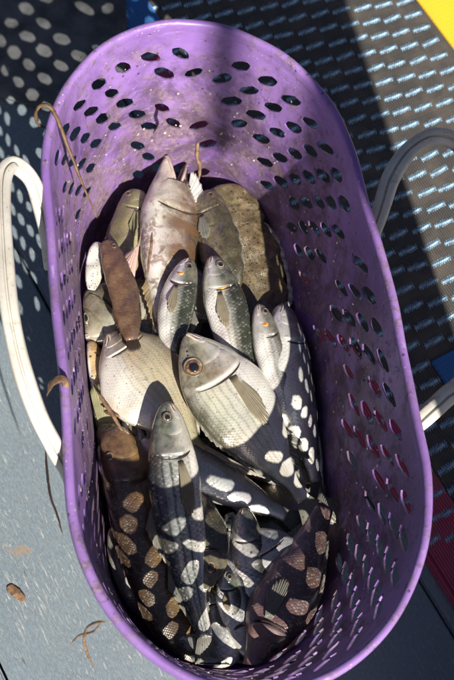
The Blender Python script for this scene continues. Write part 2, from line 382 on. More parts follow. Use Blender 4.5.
# ------------------------------------------------------------------ the purple basket
H = .28; TAPER = .12; BR, BS, BE = .14, .1345, .8716; BANG = math.radians(8.131)
FC = np.array([0.98, -0.59, 0.82, -0.63, 1.94, -0.77, 1.34, -0.33, -0.45, 0.98, -0.05]) * 1e-3
def polar_r(th):
    lo = np.zeros_like(th); hi = np.ones_like(th)
    for _ in range(40):
        m = (lo + hi) / 2; ins = np.hypot(m * np.cos(th), np.maximum(np.abs(m * np.sin(th)) - BS, 0) * BE) < BR
        lo = np.where(ins, m, lo); hi = np.where(ins, hi, m)
    res = FC[10] + sum(FC[2 * k - 2] * np.cos(k * th) + FC[2 * k - 1] * np.sin(k * th) for k in range(1, 6))
    return lo + res - .004
_th = np.linspace(0, 2 * math.pi, 4001) + math.pi / 2; _r = polar_r((_th + math.pi) % (2 * math.pi) - math.pi)
_P = np.c_[_r * np.cos(_th), _r * np.sin(_th)]
k = np.hanning(121); k /= k.sum()
_P = np.c_[[np.convolve(np.r_[_P[-61:-1, i], _P[:, i], _P[1:61, i]], k, 'valid') for i in (0, 1)]].T
_T = np.gradient(_P, axis=0); _T /= np.linalg.norm(_T, axis=1)[:, None]; _N = np.c_[_T[:, 1], -_T[:, 0]]
_s = np.r_[0, np.cumsum(np.linalg.norm(np.diff(_P, axis=0), axis=1))]; PERIM = _s[-1]; _s /= PERIM
def outline(u, inset=0.):
    u = np.asarray(u) % 1.0
    p = np.c_[np.interp(u, _s, _P[:, 0]), np.interp(u, _s, _P[:, 1])]; n = np.c_[np.interp(u, _s, _N[:, 0]), np.interp(u, _s, _N[:, 1])]
    return p - n * np.reshape(inset, (-1, 1)) if np.ndim(inset) else p - n * inset
def wall_pt(u, z): p = outline([u], TAPER * (H - z))[0]; return (p[0], p[1], z)
basket = empty('basket'); basket.rotation_euler = (0, 0, BANG)
tag(basket, 'oval purple perforated plastic basket full of fish with white handles', 'basket')
BZ = Matrix.Rotation(-BANG, 3, 'Z')
def to_b(p): return BZ @ Vector(p)
NC = 47; ROW = .0242; RV = ROW / 1.5; Z0 = H - .037; NR = 8
V = []; F = []; idx = {}
def vid(cx, zk):                                                    # shared lattice vertices
    key = (round((cx % NC) * 8), round(zk / RV * 16))
    if key not in idx: idx[key] = len(V); V.append(wall_pt((cx % NC) / NC, zk))
    return idx[key]
cols = {}
for r in range(NR):
    for c in range(NC):
        cx = c + (.5 if r % 2 else 0); cz = Z0 - r * ROW
        out = [(0, RV), (.25, .75 * RV), (.5, .5 * RV), (.5, 0), (.5, -.5 * RV), (.25, -.75 * RV), (0, -RV), (-.25, -.75 * RV), (-.5, -.5 * RV), (-.5, 0), (-.5, .5 * RV), (-.25, .75 * RV)]
        ids = [vid(cx + a, cz + b) for a, b in out]
        ua = (cx / NC); side = abs(math.sin(2 * math.pi * ua)) ; front = math.cos(2 * math.pi * ua) < 0
        g = (cx + 1.5) % 7.8
        hole = g > .7 and r < (6 if side > .5 else 4)
        if r == 0 and .7 < g < 1.3: hole = False
        if r >= 3 and g > 7.1: hole = False
        if r >= 5 and random.random() < .3: hole = False
        if .42 < ua < .64: hole = r < 7 and not (r == 6 and random.random() < .4)
        if .64 <= ua < .77 and r == 4 and random.random() < .5: hole = False
        if .64 <= ua < .77 and r >= 5: hole = False
        if random.random() < .035: hole = False
        if min(cx, NC - cx) < 1.6 and r > 0: hole = random.random() < .5
        if .42 < ua < .63: side = 1.12
        if hole:
            hw = .34 + .095 * side ** 2 + random.uniform(-.07, .02); hh = RV * (.52 + .06 * side ** 2 + (.06 if .42 < ua < .63 else 0) + random.uniform(-.10, .05)); sk = (.30 if ua < .5 else -.30) + random.uniform(-.12, .12); tw = (.22 + .14 * side) * (1 if ua < .5 else -1) + random.uniform(-.08, .08)
            ang = [math.radians(90 - 30 * i) for i in range(12)]; inn = []
            for i12, a in enumerate(ang):
                ca, sa = math.cos(a), math.sin(a); ox, oy = out[i12][0] * 2 * hw, out[i12][1] / RV * hh; x = .6 * ca * hw + .4 * ox; y = (.6 * sa * hh + .4 * oy) * random.uniform(.88, 1.06)
                j = len(V); V.append(wall_pt(((cx + x + sk * y / RV * .5) % NC) / NC, cz + y + x / .36 * RV * tw)); inn.append(j)
            for i in range(12): F.append((ids[i], ids[(i + 1) % 12], inn[(i + 1) % 12], inn[i]))
        else:
            j = len(V); V.append(wall_pt((cx % NC) / NC, cz))
            for i in range(12): F.append((ids[i], ids[(i + 1) % 12], j))
for c in range(NC):                                                  # solid bands above and below
    for (seq, zs) in (([(-.5, .5), (-.25, .75), (0, 1.), (.25, .75), (.5, .5)], (H - .018, H - .004)),):
        for i in range(4):
            a, b = seq[i], seq[i + 1]
            q = [vid(c + a[0], Z0 + a[1] * RV), vid(c + b[0], Z0 + b[1] * RV), vid(c + b[0], zs[0]), vid(c + a[0], zs[0])]; F.append(tuple(q))
            F.append((q[3], q[2], vid(c + b[0], zs[1]), vid(c + a[0], zs[1])))
    cx = c + (.5 if (NR - 1) % 2 else 0); cz = Z0 - (NR - 1) * ROW
    seq = [(-.5, -.5), (-.25, -.75), (0, -1.), (.25, -.75), (.5, -.5)]
    for i in range(4):
        a, b = seq[i], seq[i + 1]
        F.append((vid(cx + a[0], cz + a[1] * RV), vid(cx + b[0], cz + b[1] * RV), vid(cx + b[0], .008), vid(cx + a[0], .008)))
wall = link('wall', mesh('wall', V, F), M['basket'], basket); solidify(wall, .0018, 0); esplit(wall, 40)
# rim: a rolled lip swept round the top
us = np.linspace(0, 1, 241)[:-1]; V = []; F = []
lip = [(.82 * a_, .9 * b_) for a_, b_ in [(-.0046, -.006), (-.0048, .001), (-.0036, .0042), (-.0008, .0056), (.0024, .0052), (.0042, .003), (.0048, -.001), (.0046, -.009), (.0026, -.009), (.0024, -.002), (-.0016, -.002), (-.0022, -.006)]]
p = outline(us); n = p - outline(us, .01); n /= np.linalg.norm(n, axis=1)[:, None]
for i in range(240):
    wob = .0008 * math.sin(i * .21) + .0005 * math.sin(i * .57)
    for a, b in lip: V.append((p[i, 0] + n[i, 0] * (a + .0012), p[i, 1] + n[i, 1] * (a + .0012), H - .003 + b + wob))
for i in range(240):
    for j in range(12): F.append((i * 12 + j, i * 12 + (j + 1) % 12, ((i + 1) % 240) * 12 + (j + 1) % 12, ((i + 1) % 240) * 12 + j))
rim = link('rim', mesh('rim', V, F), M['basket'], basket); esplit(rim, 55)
bp = outline(us[::2], TAPER * (H - .008)); V = [(x, y, .008) for x, y in bp] + [(0, 0, .008)]
F = [(i, (i + 1) % 120, 120) for i in range(120)]
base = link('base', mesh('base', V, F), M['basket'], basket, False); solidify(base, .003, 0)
# the strap handles: flat white plastic with a groove
def strap_prof(w, t):
    h = w / 2; return [(-h, 0), (-h * .93, t * .35), (-h * .7, t * .5), (-h * .16, t * .5), (-h * .07, t * .3), (h * .07, t * .3), (h * .16, t * .5), (h * .7, t * .5), (h * .93, t * .35), (h, 0), (h * .93, -t * .35), (h * .7, -t * .5), (-h * .7, -t * .5), (-h * .93, -t * .35)]
def handle(pts, width, thick, hint):
    P = catmull([to_b(at(*p)) for p in pts], 10); Vv, Ff = sweep(P, strap_prof(width, thick), hint, scale=np.interp(np.linspace(0, 1, len(P)), [0, .12, .88, 1], [.8, 1, 1, .8]) * (1 + .03 * np.sin(np.arange(len(P)) * .35)))
    o = link('handle', mesh('handle', Vv, Ff), M['handle'], basket); esplit(o, 50); return o
vl = np.array(to_b(tuple((CAM - at(30, 300, .30)) / np.linalg.norm(CAM - at(30, 300, .30)))))
vr = np.array(to_b(tuple((CAM - at(430, 250, .24)) / np.linalg.norm(CAM - at(430, 250, .24)))))
handle([(50.5, 268, .225), (48, 240, .245), (42, 211, .264), (33, 183, .28), (20, 168, .292), (9, 166, .300), (2, 184, .306), (3, 236, .315), (8, 300, .32), (19, 358, .315), (36, 410, .298), (54, 446, .268), (66, 468, .243), (74, 490, .22)], .0142, .0118, vl)
handle([(372, 236, .225), (382, 206, .228), (392, 176, .22), (410, 150, .21), (434, 137, .20), (460, 146, .195), (482, 190, .19), (492, 260, .19), (486, 330, .20), (466, 378, .215), (444, 399, .23), (428, 414, .24), (414, 428, .235)], .0180, .0125, vr)

# ------------------------------------------------------------------ fish
PRO = {
 'bream': dict(d=[(0, 0), (.012, .07), (.05, .17), (.12, .30), (.22, .42), (.36, .48), (.5, .455), (.68, .31), (.82, .16), (.93, .085), (1, .085)],
               v=[(0, 0), (.012, .06), (.05, .13), (.12, .25), (.22, .37), (.36, .47), (.5, .45), (.68, .30), (.82, .15), (.93, .08), (1, .08)], w=.30),
 'mullet': dict(d=[(0, 0), (.01, .12), (.04, .22), (.1, .32), (.2, .41), (.35, .48), (.55, .45), (.75, .32), (.9, .19), (1, .15)],
                v=[(0, 0), (.01, .10), (.04, .20), (.1, .32), (.2, .44), (.35, .52), (.55, .47), (.75, .31), (.9, .17), (1, .14)], w=.66),
 'grouper': dict(d=[(0, .19), (.03, .20), (.1, .235), (.2, .36), (.35, .47), (.55, .43), (.75, .29), (.9, .18), (1, .16)],
                 v=[(0, .19), (.03, .21), (.1, .27), (.2, .40), (.35, .5), (.55, .44), (.75, .28), (.9, .17), (1, .15)], w=.62),
 'flat': dict(d=[(0, 0), (.01, .2), (.05, .36), (.14, .46), (.24, .44), (.3, .36), (.36, .42), (.5, .47), (.7, .48), (.88, .36), (.96, .2), (1, .12)],
              v=[(0, 0), (.01, .2), (.05, .34), (.14, .42), (.3, .45), (.5, .46), (.7, .44), (.88, .32), (.96, .2), (1, .12)], w=.15),
 'slim': dict(d=[(0, 0), (.02, .2), (.08, .34), (.2, .42), (.5, .5), (.8, .42), (.93, .3), (1, .2)], v=[(0, 0), (.02, .18), (.08, .3), (.2, .42), (.5, .5), (.8, .42), (.93, .3), (1, .2)], w=.6),
}
class Fish: pass
_Q = outline(np.linspace(0, 1, 361)[:-1]); _QN = _Q - outline(np.linspace(0, 1, 361)[:-1], .01); _QN /= np.linalg.norm(_QN, axis=1)[:, None]
def wall_gap(Wv):                                                    # how far points lie outside the inner wall, and the wall's outward normals
    ca, sa = math.cos(BANG), math.sin(BANG); x, y = Wv[:, 0] * ca + Wv[:, 1] * sa, -Wv[:, 0] * sa + Wv[:, 1] * ca
    j = np.argmin((x[:, None] - _Q[None, :, 0]) ** 2 + (y[:, None] - _Q[None, :, 1]) ** 2, 1)
    pen = (x - _Q[j, 0]) * _QN[j, 0] + (y - _Q[j, 1]) * _QN[j, 1] + TAPER * (H - Wv[:, 2])
    return pen, np.c_[_QN[j, 0] * ca - _QN[j, 1] * sa, _QN[j, 0] * sa + _QN[j, 1] * ca, np.zeros(len(j))]
def settle(root, V):                                                 # a fish lies inside the basket and is pressed flat where it meets the wall
    R3 = np.array(root.rotation_quaternion.to_matrix()); loc = np.array(root.location)
    pen, N_ = wall_gap(V @ R3.T + loc); k = pen.argmax()
    if pen[k] > .012: root.location = Vector(loc - N_[k] * (pen[k] - .012)); loc = np.array(root.location)
    for o in root.children_recursive:
        n = len(o.data.vertices); co = np.empty(n * 3); o.data.vertices.foreach_get('co', co); co = co.reshape(-1, 3); Wv = co @ R3.T + loc
        pen, N_ = wall_gap(Wv); lim = -.0025; q = pen - (lim - .012)
        push = np.where(q > 0, np.where(q < .024, q * q / .048, q - .012), 0)
        if push.max() > 0: o.data.vertices.foreach_set('co', ((Wv - N_ * push[:, None] - loc) @ R3).ravel()); o.data.update()
def fish(name, label, head, tail, wpx, prof, mat, dorsal=1, roll=0., bend=0., zb=0., thick=None, group=None, eye=None, iris='iris_gold', gill=True, fins='bdpat', fin='fin_grey', pfin=None,
         tailfin=1.0, mouth=True, eye_r=.10, orange=None, open_mouth=False, ragged=0., cat='fish', gt=(.12, .255), pec=(.27, .24, .20)):
    zz = lambda p: (p[0], p[1], .08 + (p[2] - .10) * .8); A = at(*zz(head)); B = at(*zz(tail)); L = float(np.linalg.norm(B - A)); mid = (A + B) / 2; D = wpx * mpp(mid)
    X = (B - A) / L; up = np.array([0, 0, 1.]); Z = up - X * (up @ X); Z /= np.linalg.norm(Z); Y = np.cross(Z, X)
    ro = Matrix.Rotation(dorsal * roll, 3, 'X')
    B3 = Matrix([[X[i], Y[i], Z[i]] for i in range(3)]) @ ro
    root = empty(name, mid); root.rotation_mode = 'QUATERNION'; root.rotation_quaternion = B3.to_quaternion()
    tag(root, label, cat, group)
    P = PRO[prof]; W = D * (thick or P['w']) / 2
    def dv(t): return hermite(P['d'], t) * D, hermite(P['v'], t) * D
    def spine(t): return np.array([(t - .5) * L, dorsal * bend * L * (math.sin(math.pi * t) - .3), zb * L * (math.sin(math.pi * t) - .3)])
    def wt(t):
        d, v = dv(t); m = (hermite(P['d'], .35) + hermite(P['v'], .35)) * D
        return W * min(1., (((d + v) / m) ** .85)) * (1 if t < .6 else 1 - .45 * (t - .6) / .4)
    def S(t, ph, off=0.):                                            # ph 0 dorsal, pi/2 upper flank, pi ventral
        d, v = dv(t); s = spine(t); c, q = math.cos(ph), math.sin(ph)
        y = (d if c > 0 else v) * math.copysign(abs(c) ** .95, c); wv = wt(t)
        z = wv * math.copysign(abs(q) ** (.72 if prof == 'bream' else .82), q)
        nrm = np.array([0, c / max(d + v, 1e-4) * 2 * 1., q / max(wv, 1e-4)]); nrm /= np.linalg.norm(nrm) + 1e-9
        return s + np.array([0, dorsal * (y + nrm[1] * off), z + nrm[2] * off])
    def top(x, y):                                                   # surface height of the upper flank at local x, y
        t = min(max(x / L + .5, 0.001), 1.); s = spine(t); d, v = dv(t); yy = dorsal * (y - s[1]); h = d if yy > 0 else v
        q = 1 - min(1., (yy / max(h, 1e-5)) ** 2); return s[2] + wt(t) * math.sqrt(max(q, 0)) 
    ts = np.linspace(0, 1, 60) ** 1.35; NP = 36; V = []; F = []; UVb = []; UVs = []; Rm = (D + 2 * W) / 2.6
    for t in ts:
        for j in range(NP + 1):
            ph = 2 * math.pi * j / NP; pt = S(t, ph)
            if open_mouth and t < .22: pt[0] += (.20 * L * (1 - abs(math.cos(ph)) ** 1.1) - (.03 * L if math.cos(ph) < 0 else 0)) * (1 - t / .22) ** .9
            pt[2] += (.0011 * math.sin(pt[0] * 95 + pt[1] * 70 + len(label)) * math.sin(pt[1] * 120 + 1.3 * len(label)) + .0004 * math.sin(pt[0] * 260 + pt[1] * 190) + ragged * (.0012 * pnoise.noise(pt * 90) + .0008 * pnoise.noise(pt * 330))) * min(1, t * 8)
            if ragged: pt[1] += ragged * math.cos(ph) * (.004 * pnoise.noise((t * 9, math.cos(ph), 3)) + .0012 * pnoise.noise((t * 34, math.cos(ph), 7)))
            V.append(pt); cph = math.cos(ph); UVb.append((t, .5 + .5 * cph)); UVs.append((t * L, (ph if ph <= math.pi else 2 * math.pi - ph) * Rm * .5))
    for i in range(len(ts) - 1):
        for j in range(NP): a = i * (NP + 1) + j; F.append((a, a + 1, a + NP + 2, a + NP + 1))
    nV = len(V); V.append(S(1, 0) * 0 + spine(1)); UVb.append((1, .5)); UVs.append((L, 0))
    for j in range(NP): a = (len(ts) - 1) * (NP + 1) + j; F.append((a, a + 1, nV))
    V_body = np.array(V)
    if dorsal < 0: F = [f[::-1] for f in F]
    me = mesh('body', V, F, False)
    for nm, uv in (('body', UVb), ('skin', UVs)):
        lay = me.uv_layers.new(name=nm); vi = np.empty(len(me.loops), np.int32); me.loops.foreach_get('vertex_index', vi); lay.data.foreach_set('uv', np.array(uv, np.float32)[vi].ravel())
    # flip if inside out
    bm = bmesh.new(); bm.from_mesh(me); bmesh.ops.remove_doubles(bm, verts=bm.verts, dist=1e-6); bmesh.ops.recalc_face_normals(bm, faces=bm.faces)
    if bm.calc_volume(signed=True) < 0: bmesh.ops.reverse_faces(bm, faces=bm.faces)
    bm.to_mesh(me); bm.free()
    body = link('body', me, mat, root)
    def patch(name_, t0, t1, p0, p1, lift, m, parent=body, na=9, nb=13, curve=.3):
        V = []; F = []; UV = []
        for a in range(na + 1):
            for b in range(nb + 1):
                qa, qb = a / na, 2 * b / nb - 1; t = t0 + (t1 - t0) * qa * (1 - curve * qb * qb); ph = (p0 + p1) / 2 + (p1 - p0) / 2 * qb * (1 if qa > .3 else .6 + .4 * qa / .3)
                e = (1 - abs(qb) ** 4) * min(1, qa * 4)
                off = lift * (.25 + .75 * qa ** 1.5) * e - .0004 * (1 - e)
                if a == na: off = -.0012; t -= .0
                V.append(S(t, ph, off)); UV.append((t if name_ != 'x' else t, .5 + .5 * math.cos(ph)))
        for a in range(na):
            for b in range(nb): i = a * (nb + 1) + b; F.append((i, i + 1, i + nb + 2, i + nb + 1))
        me = mesh(name_, V, F if dorsal < 0 else [f[::-1] for f in F], False)
        vi = np.empty(len(me.loops), np.int32); me.loops.foreach_get('vertex_index', vi)
        for nm in ('body', 'skin'): me.uv_layers.new(name=nm).data.foreach_set('uv', np.array(UV, np.float32)[vi].ravel())
        return link(name_, me, m, parent)
    if gill:
        patch('gill_cover', gt[0], gt[1], .55, 2.45, .0024 * min(1.4, D / .06), mat)
        if not open_mouth: patch('cheek_plate', gt[0] * .35, gt[0] + .35 * (gt[1] - gt[0]), .9, 2.3, .0013 * min(1.4, D / .06), mat)
    if gill:
        pts = [S(gt[0] + (gt[1] - gt[0]) * (1 - .3 * b * b) + .004, 1.5 + .95 * b, .0001) for b in np.linspace(-.75, .85, 9)]
        V, F = sweep(catmull(pts, 4), ring(.0011, .0008, 6), (0, 0, 1), scale=np.interp(np.linspace(0, 1, 33), [0, .3, .8, 1], [.2, .9, 1.2, .3])); link('gill_opening', mesh('gill_opening', V, F), M['slit'], body)
    if orange:
        t, ph, rr = orange; patch('orange_spot', t - rr, t + rr, ph - .28, ph + .28, .0021, M['orange'], na=6, nb=6, curve=.6)
    def disc(name_, c, nrm, R, hgt, m, parent, n=20, k=5):
        nrm = Vector(nrm).normalized(); q = nrm.to_track_quat('Z', 'Y'); V = []; F = []
        for i in range(k):
            a = (i / k) * math.pi / 2
            for j in range(n): b = 2 * math.pi * j / n; V.append(Vector(c) + q @ Vector((R * math.cos(a) * math.cos(b), R * math.cos(a) * math.sin(b), hgt * math.sin(a))))
        V.append(Vector(c) + q @ Vector((0, 0, hgt)))
        for i in range(k - 1):
            for j in range(n): F.append((i * n + j, i * n + (j + 1) % n, (i + 1) * n + (j + 1) % n, (i + 1) * n + j))
        for j in range(n): F.append(((k - 1) * n + j, (k - 1) * n + (j + 1) % n, k * n))
        return link(name_, mesh(name_, V, F), m, parent)
    if eye:
        te, pe = eye; R = eye_r * D; c = S(te, pe, .0); e2 = .01; tu = S(te + e2, pe) - S(te - e2, pe); tv = S(te, pe + .05) - S(te, pe - .05); nr = np.cross(tu, tv); nr *= 1 if nr @ (c - spine(te)) > 0 else -1; nr /= np.linalg.norm(nr)
        V, F = sweep(np.array([c + nr * .0002 + (Vector(nr).to_track_quat('Z', 'Y') @ Vector((R * 1.06 * math.cos(a), R * 1.06 * math.sin(a), 0))) for a in np.linspace(0, 2 * math.pi, 25)]), ring(R * .12, R * .16, 8), nr, cap=False)
        link('eye_socket', mesh('eye_socket', V, F), M['socket'], root)
        if prof in ('bream', 'mullet'):
            for kk in (.62, .50): disc('nostril', S(te * kk, pe - .05, -.0002), nr, R * .13, R * .08, M['slit'], root, n=10, k=3)
        ey = disc('eye', c - nr * .0008, nr, R, R * .30 + .0008, M[iris], root); disc('pupil', c + nr * (R * .20) + tu / np.linalg.norm(tu) * R * .06, nr, R * .60, R * .16, M['pupil'], ey)
    if mouth and not open_mouth:
        pts = [S(t, ph, .0002) for t, ph in ((.004, 1.75), (.02, 1.82), (.045, 1.95), (.07, 2.15))]
        V, F = sweep(catmull(pts, 5), ring(.014 * D, .010 * D, 8), (0, 0, 1), scale=np.linspace(1.1, .35, 16)); link('mouth', mesh('mouth', V, F), M['slit'], root)
        for dp, dz in ((-.20, .0), (.22, .0)):
            pts = [S(t, ph + dp * (.5 + t * 6), .0001) for t, ph in ((.004, 1.75), (.02, 1.82), (.045, 1.95), (.066, 2.10))]
            V, F = sweep(catmull(pts, 5), ring(.020 * D, .013 * D, 8), (0, 0, 1), scale=np.linspace(1.1, .4, 16)); link('lip', mesh('lip', V, F), mat_lip, root)
        patch('jaw_plate', .02, .10, 1.75, 2.35, .0009, mat, na=6, nb=8)
    if open_mouth:
        V = []; F = []; n = 24
        for i in range(7):
            q = i / 6; sc = 1.02 - .75 * q ** 1.5
            for j in range(n):
                pt = S(.002, 2 * math.pi * j / n); s = spine(.002); pt = s + (pt - s) * sc; cc = math.cos(2 * math.pi * j / n); pt[0] += (.20 * L * (1 - abs(cc) ** 1.1) - (.03 * L if cc < 0 else 0)) * (1 - q) + .24 * L * q; V.append(pt)
        for i in range(6):
            for j in range(n): F.append((i * n + j, i * n + (j + 1) % n, (i + 1) * n + (j + 1) % n, (i + 1) * n + j))
        link('mouth_cavity', mesh('mouth_cavity', V, F), M['mouth'], root)
        V, F = sweep(np.array([V[j % n] for j in range(n + 1)]), ring(.028 * D, .024 * D, 8), (1, .02, .03), cap=False); link('lip', mesh('lip', V, F), M['fin_white'] if False else mat_lip, root)
    def finmesh(name_, base, tip, m, zf, rays=13, lift=.0, nr=7, ns=40, amp=.0005, notch=.07):
        base = np.array(base); tip = np.array(tip); V = []; F = []; UV = []; sb = np.linspace(0, 1, len(base)); st = np.linspace(0, 1, len(tip))
        for i in range(ns + 1):
            s = i / ns; b = np.array([np.interp(s, sb, base[:, k]) for k in (0, 1)]); e = np.array([np.interp(s, st, tip[:, k]) for k in (0, 1)])
            nt = 1 - notch * (.5 + .5 * math.cos(2 * math.pi * rays * s)) * rng.uniform(.4, 1.2)
            for j in range(nr + 1):
                r = j / nr; p = b + (e - b) * r * nt; z = zf(p[0], p[1], r) + lift * r + amp * math.sin(2 * math.pi * rays * s) * (.3 + r)
                V.append((p[0], p[1], z)); UV.append((s, r))
        for i in range(ns):
            for j in range(nr): a = i * (nr + 1) + j; F.append((a, a + 1, a + nr + 2, a + nr + 1))
        me = mesh(name_, V, F); vi = np.empty(len(me.loops), np.int32); me.loops.foreach_get('vertex_index', vi); me.uv_layers.new(name='fin').data.foreach_set('uv', np.array(UV, np.float32)[vi].ravel())
        o = link(name_, me, m, root); solidify(o, .0006, 0); return o
    fm_ = M[fin]; flatz = lambda x, y, r: spine(min(1, max(0, x / L + .5)))[2] + .0006 * math.sin(x * 300)
    def edge(t, side, e=0.):
        d, v = dv(t); s = spine(t); return (s[0], s[1] + dorsal * (d * .93 + e if side > 0 else -(v * .93 + e)))
    if 'd' in fins:
        if prof == 'mullet':
            for a, b, hgt in ((.42, .52, .22), (.68, .78, .18)):
                finmesh('dorsal_fin', [edge(t, 1) for t in np.linspace(a, b, 5)], [edge(min(1, t + .05 + .03 * i), 1, hgt * D * k) for i, (t, k) in enumerate(zip(np.linspace(a, b, 5), (.5, 1, .75, .45, .1)))], fm_, flatz, rays=6, ns=20)
        else:
            tt = np.linspace(.30, .86, 9)
            finmesh('dorsal_fin', [edge(t, 1) for t in tt], [edge(min(1, t + .05), 1, .075 * D * k) for t, k in zip(tt, (.2, .8, 1, .95, .8, .75, .8, .7, .2))], fm_, flatz, rays=16, ns=64, notch=.2, amp=.0003)
    if 'a' in fins:
        tt = np.linspace(.64, .86, 6)
        finmesh('anal_fin', [edge(t, -1) for t in tt], [edge(min(1, t + .05), -1, .14 * D * k) for t, k in zip(tt, (.3, 1, .9, .7, .5, .2))], fm_, flatz, rays=8, ns=30, notch=.2)
    if 'b' in fins:
        tt = np.linspace(.30, .36, 3)
        finmesh('pelvic_fin', [edge(t, -1, -.03 * D) for t in tt], [(edge(t, -1)[0] + .13 * L, edge(t, -1)[1] - dorsal * k * D) for t, k in zip(tt, (-.02, -.05, -.10))], fm_, flatz, rays=5, ns=20)
    if 't' in fins:
        s = spine(1); d, v = dv(1.); tl = tailfin * .62 * D if prof != 'slim' else tailfin * .5 * D; sp = tailfin * .36 * D
        base_ = [(s[0] - .004, s[1] + dorsal * k) for k in np.linspace(d * .9, -v * .9, 5)]
        if prof in ('slim', 'flat'): tips = [(s[0] + tl * a, s[1] + dorsal * sp * b) for a, b in ((.75, .75), (.95, .45), (1, 0), (.95, -.45), (.75, -.75))]
        else: tips = [(s[0] + tl * a, s[1] + dorsal * sp * b) for a, b in ((1, 1), (.8, .75), (.55, 0), (.8, -.75), (1, -1))]
        finmesh('tail_fin', base_, tips, fm_, flatz, rays=14, ns=56)
    if 'p' in fins:
        tp, ln, ht = pec; d, v = dv(tp); s = spine(tp); y0 = s[1] - dorsal * .10 * D; bh = .05 * D
        tips = [(s[0] + ln * L * a, y0 + dorsal * ht * D * b) for a, b in ((.7, .55), (.95, .25), (1, -.15), (.85, -.6), (.5, -.9))]
        finmesh('pectoral_fin', [(s[0], y0 + dorsal * k) for k in np.linspace(bh, -bh, 4)], tips, M[pfin or fin], lambda x, y, r: top(x, y) + .0008, rays=9, lift=.0015, ns=36, amp=.0003)
    settle(root, V_body)
    f = Fish(); f.root, f.S, f.spine, f.L, f.D, f.body, f.finmesh, f.top = root, S, spine, L, D, body, finmesh, top
    return f
mat_lip = mat_simple('pale_lip', (.40, .32, .27), .35, .3, 120, .3)

bream = lambda s, **k: mat_fish('silver_bream_%d' % s, **{**dict(back=(.11, .10, .07), flank=(.50, .47, .40), belly=(.78, .76, .71), scale=.0021, sdark=.28, stripes=.2, bmp=.24, rough=.20, metal=.38, seed=s, head=(.30, .27, .20), stain=(.32, .20, .08)), **k})
mullet = lambda s, **k: mat_fish('grey_mullet_%d' % s, **{**dict(back=(.045, .05, .035), flank=(.42, .415, .37), belly=(.80, .77, .72), v0=.40, v1=.66, scale=.0028, sdark=.5, stripes=.35, bmp=.3, rough=.20, metal=.38, seed=s, head=(.26, .27, .22), stain=(.45, .28, .12), stainamt=.3), **k})
UP = math.pi / 2
G_M = 'grey mullets in the basket'; G_B = 'breams in the basket'
# --- far end
gr = fish('grouper', 'pale brown banded fish with gaping mouth pointing at the far wall', (175, 160, .112), (164, 348, .118), 66, 'grouper',
     mat_fish('banded_skin', back=(.07, .045, .027), flank=(.28, .235, .185), belly=(.58, .54, .49), v0=.30, v1=.62, scale=.0015, sdark=.25, bands=.85, bandn=7, head=(.40, .31, .24), headt=.30, blot=.75, blotcol=(.13, .075, .04), seed=1, stain=(.26, .17, .09), metal=.1),
     dorsal=1, roll=-.35, gt=(.16, .34), open_mouth=True, fins='dab', fin='fin_tan', eye=(.17, 1.0), eye_r=.07, iris='iris_silver')
ff = fish('flatfish', 'speckled brown flatfish lying against the far right wall', (238, 178, .110), (276, 320, .105), 72, 'flat',
     mat_fish('flatfish_skin', back=(.085, .06, .025), flank=(.095, .068, .03), belly=(.10, .075, .035), scale=.0012, sdark=.15, spots=.9, spotcol=(.018, .012, .007), spotsz=240, blot=.7, blotcol=(.20, .155, .075), headt=-.1, head=(.13, .1, .05), seed=3, metal=0, rough=.36, bmp=.7), dorsal=1, fins='t', fin='fin_tan', mouth=False, gill=False, tailfin=.6, ragged=1.7)

def fringe(f, t0, t1, side, wd, m, nm='fringe_fin'):
    tt = np.linspace(t0, t1, 9); b = []; e = []
    for t in tt:
        p = f.S(t, 0 if side > 0 else math.pi); c = f.spine(t); v = (p - c)[1]; v = v / abs(v)
        b.append((p[0], p[1] - v * .003)); e.append((p[0] + .004, p[1] + v * wd * math.sin(math.pi * (t - t0) / (t1 - t0) * .9 + .15)))
    f.finmesh(nm, b, e, M[m], lambda x, y, r: .001 - .004 * r + .0015 * math.sin(x * 400), rays=22, ns=66, notch=.25)
def fan_at(f, nm, base, tips, m, **k):                              # a loose fin given by photo points
    Ri = np.array(f.root.rotation_quaternion.to_matrix()).T; loc = np.array(f.root.location); q = lambda p: Ri @ (at(*p) - loc)
    b = [q(p) for p in base]; t = [q(p) for p in tips]; z0, z1 = np.mean([p[2] for p in b]), np.mean([p[2] for p in t])
    f.finmesh(nm, [p[:2] for p in b], [p[:2] for p in t], M[m], lambda x, y, r: z0 + (z1 - z0) * r, **k)
fan_at(gr, 'pelvic_fin', [(142, 228, .118), (139, 246, .116)], [(137, 276, .105), (128, 284, .103), (119, 276, .100), (123, 255, .102)], 'fin_pink', rays=7, ns=30)
fan_at(gr, 'pectoral_fin', [(189, 205, .10), (188, 190, .10)], [(205, 198, .10), (203, 186, .10), (196, 174, .10), (190, 172, .10)], 'fin_white', rays=6, ns=24)
fringe(ff, .30, .90, 1, .011, 'fin_white'); fringe(ff, .2, .9, -1, .006, 'fin_tan')
gob = fish('goby', 'dark mottled wet fish squeezed between the banded fish and the flatfish', (203, 192, .116), (232, 292, .116), 46, 'slim',
     mat_fish('goby_skin', back=(.05, .045, .025), flank=(.13, .11, .06), belly=(.25, .21, .13), v0=.15, v1=.6, scale=.0012, sdark=.15, blot=.8, blotcol=(.03, .026, .015), head=(.12, .10, .06), seed=4, metal=.05, rough=.2, stain=(.2, .12, .05)), dorsal=1, roll=.5, fins='dpt', fin='fin_grey', gill=True, mouth=False, eye=(.1, 1.0), eye_r=.07, ragged=.5)
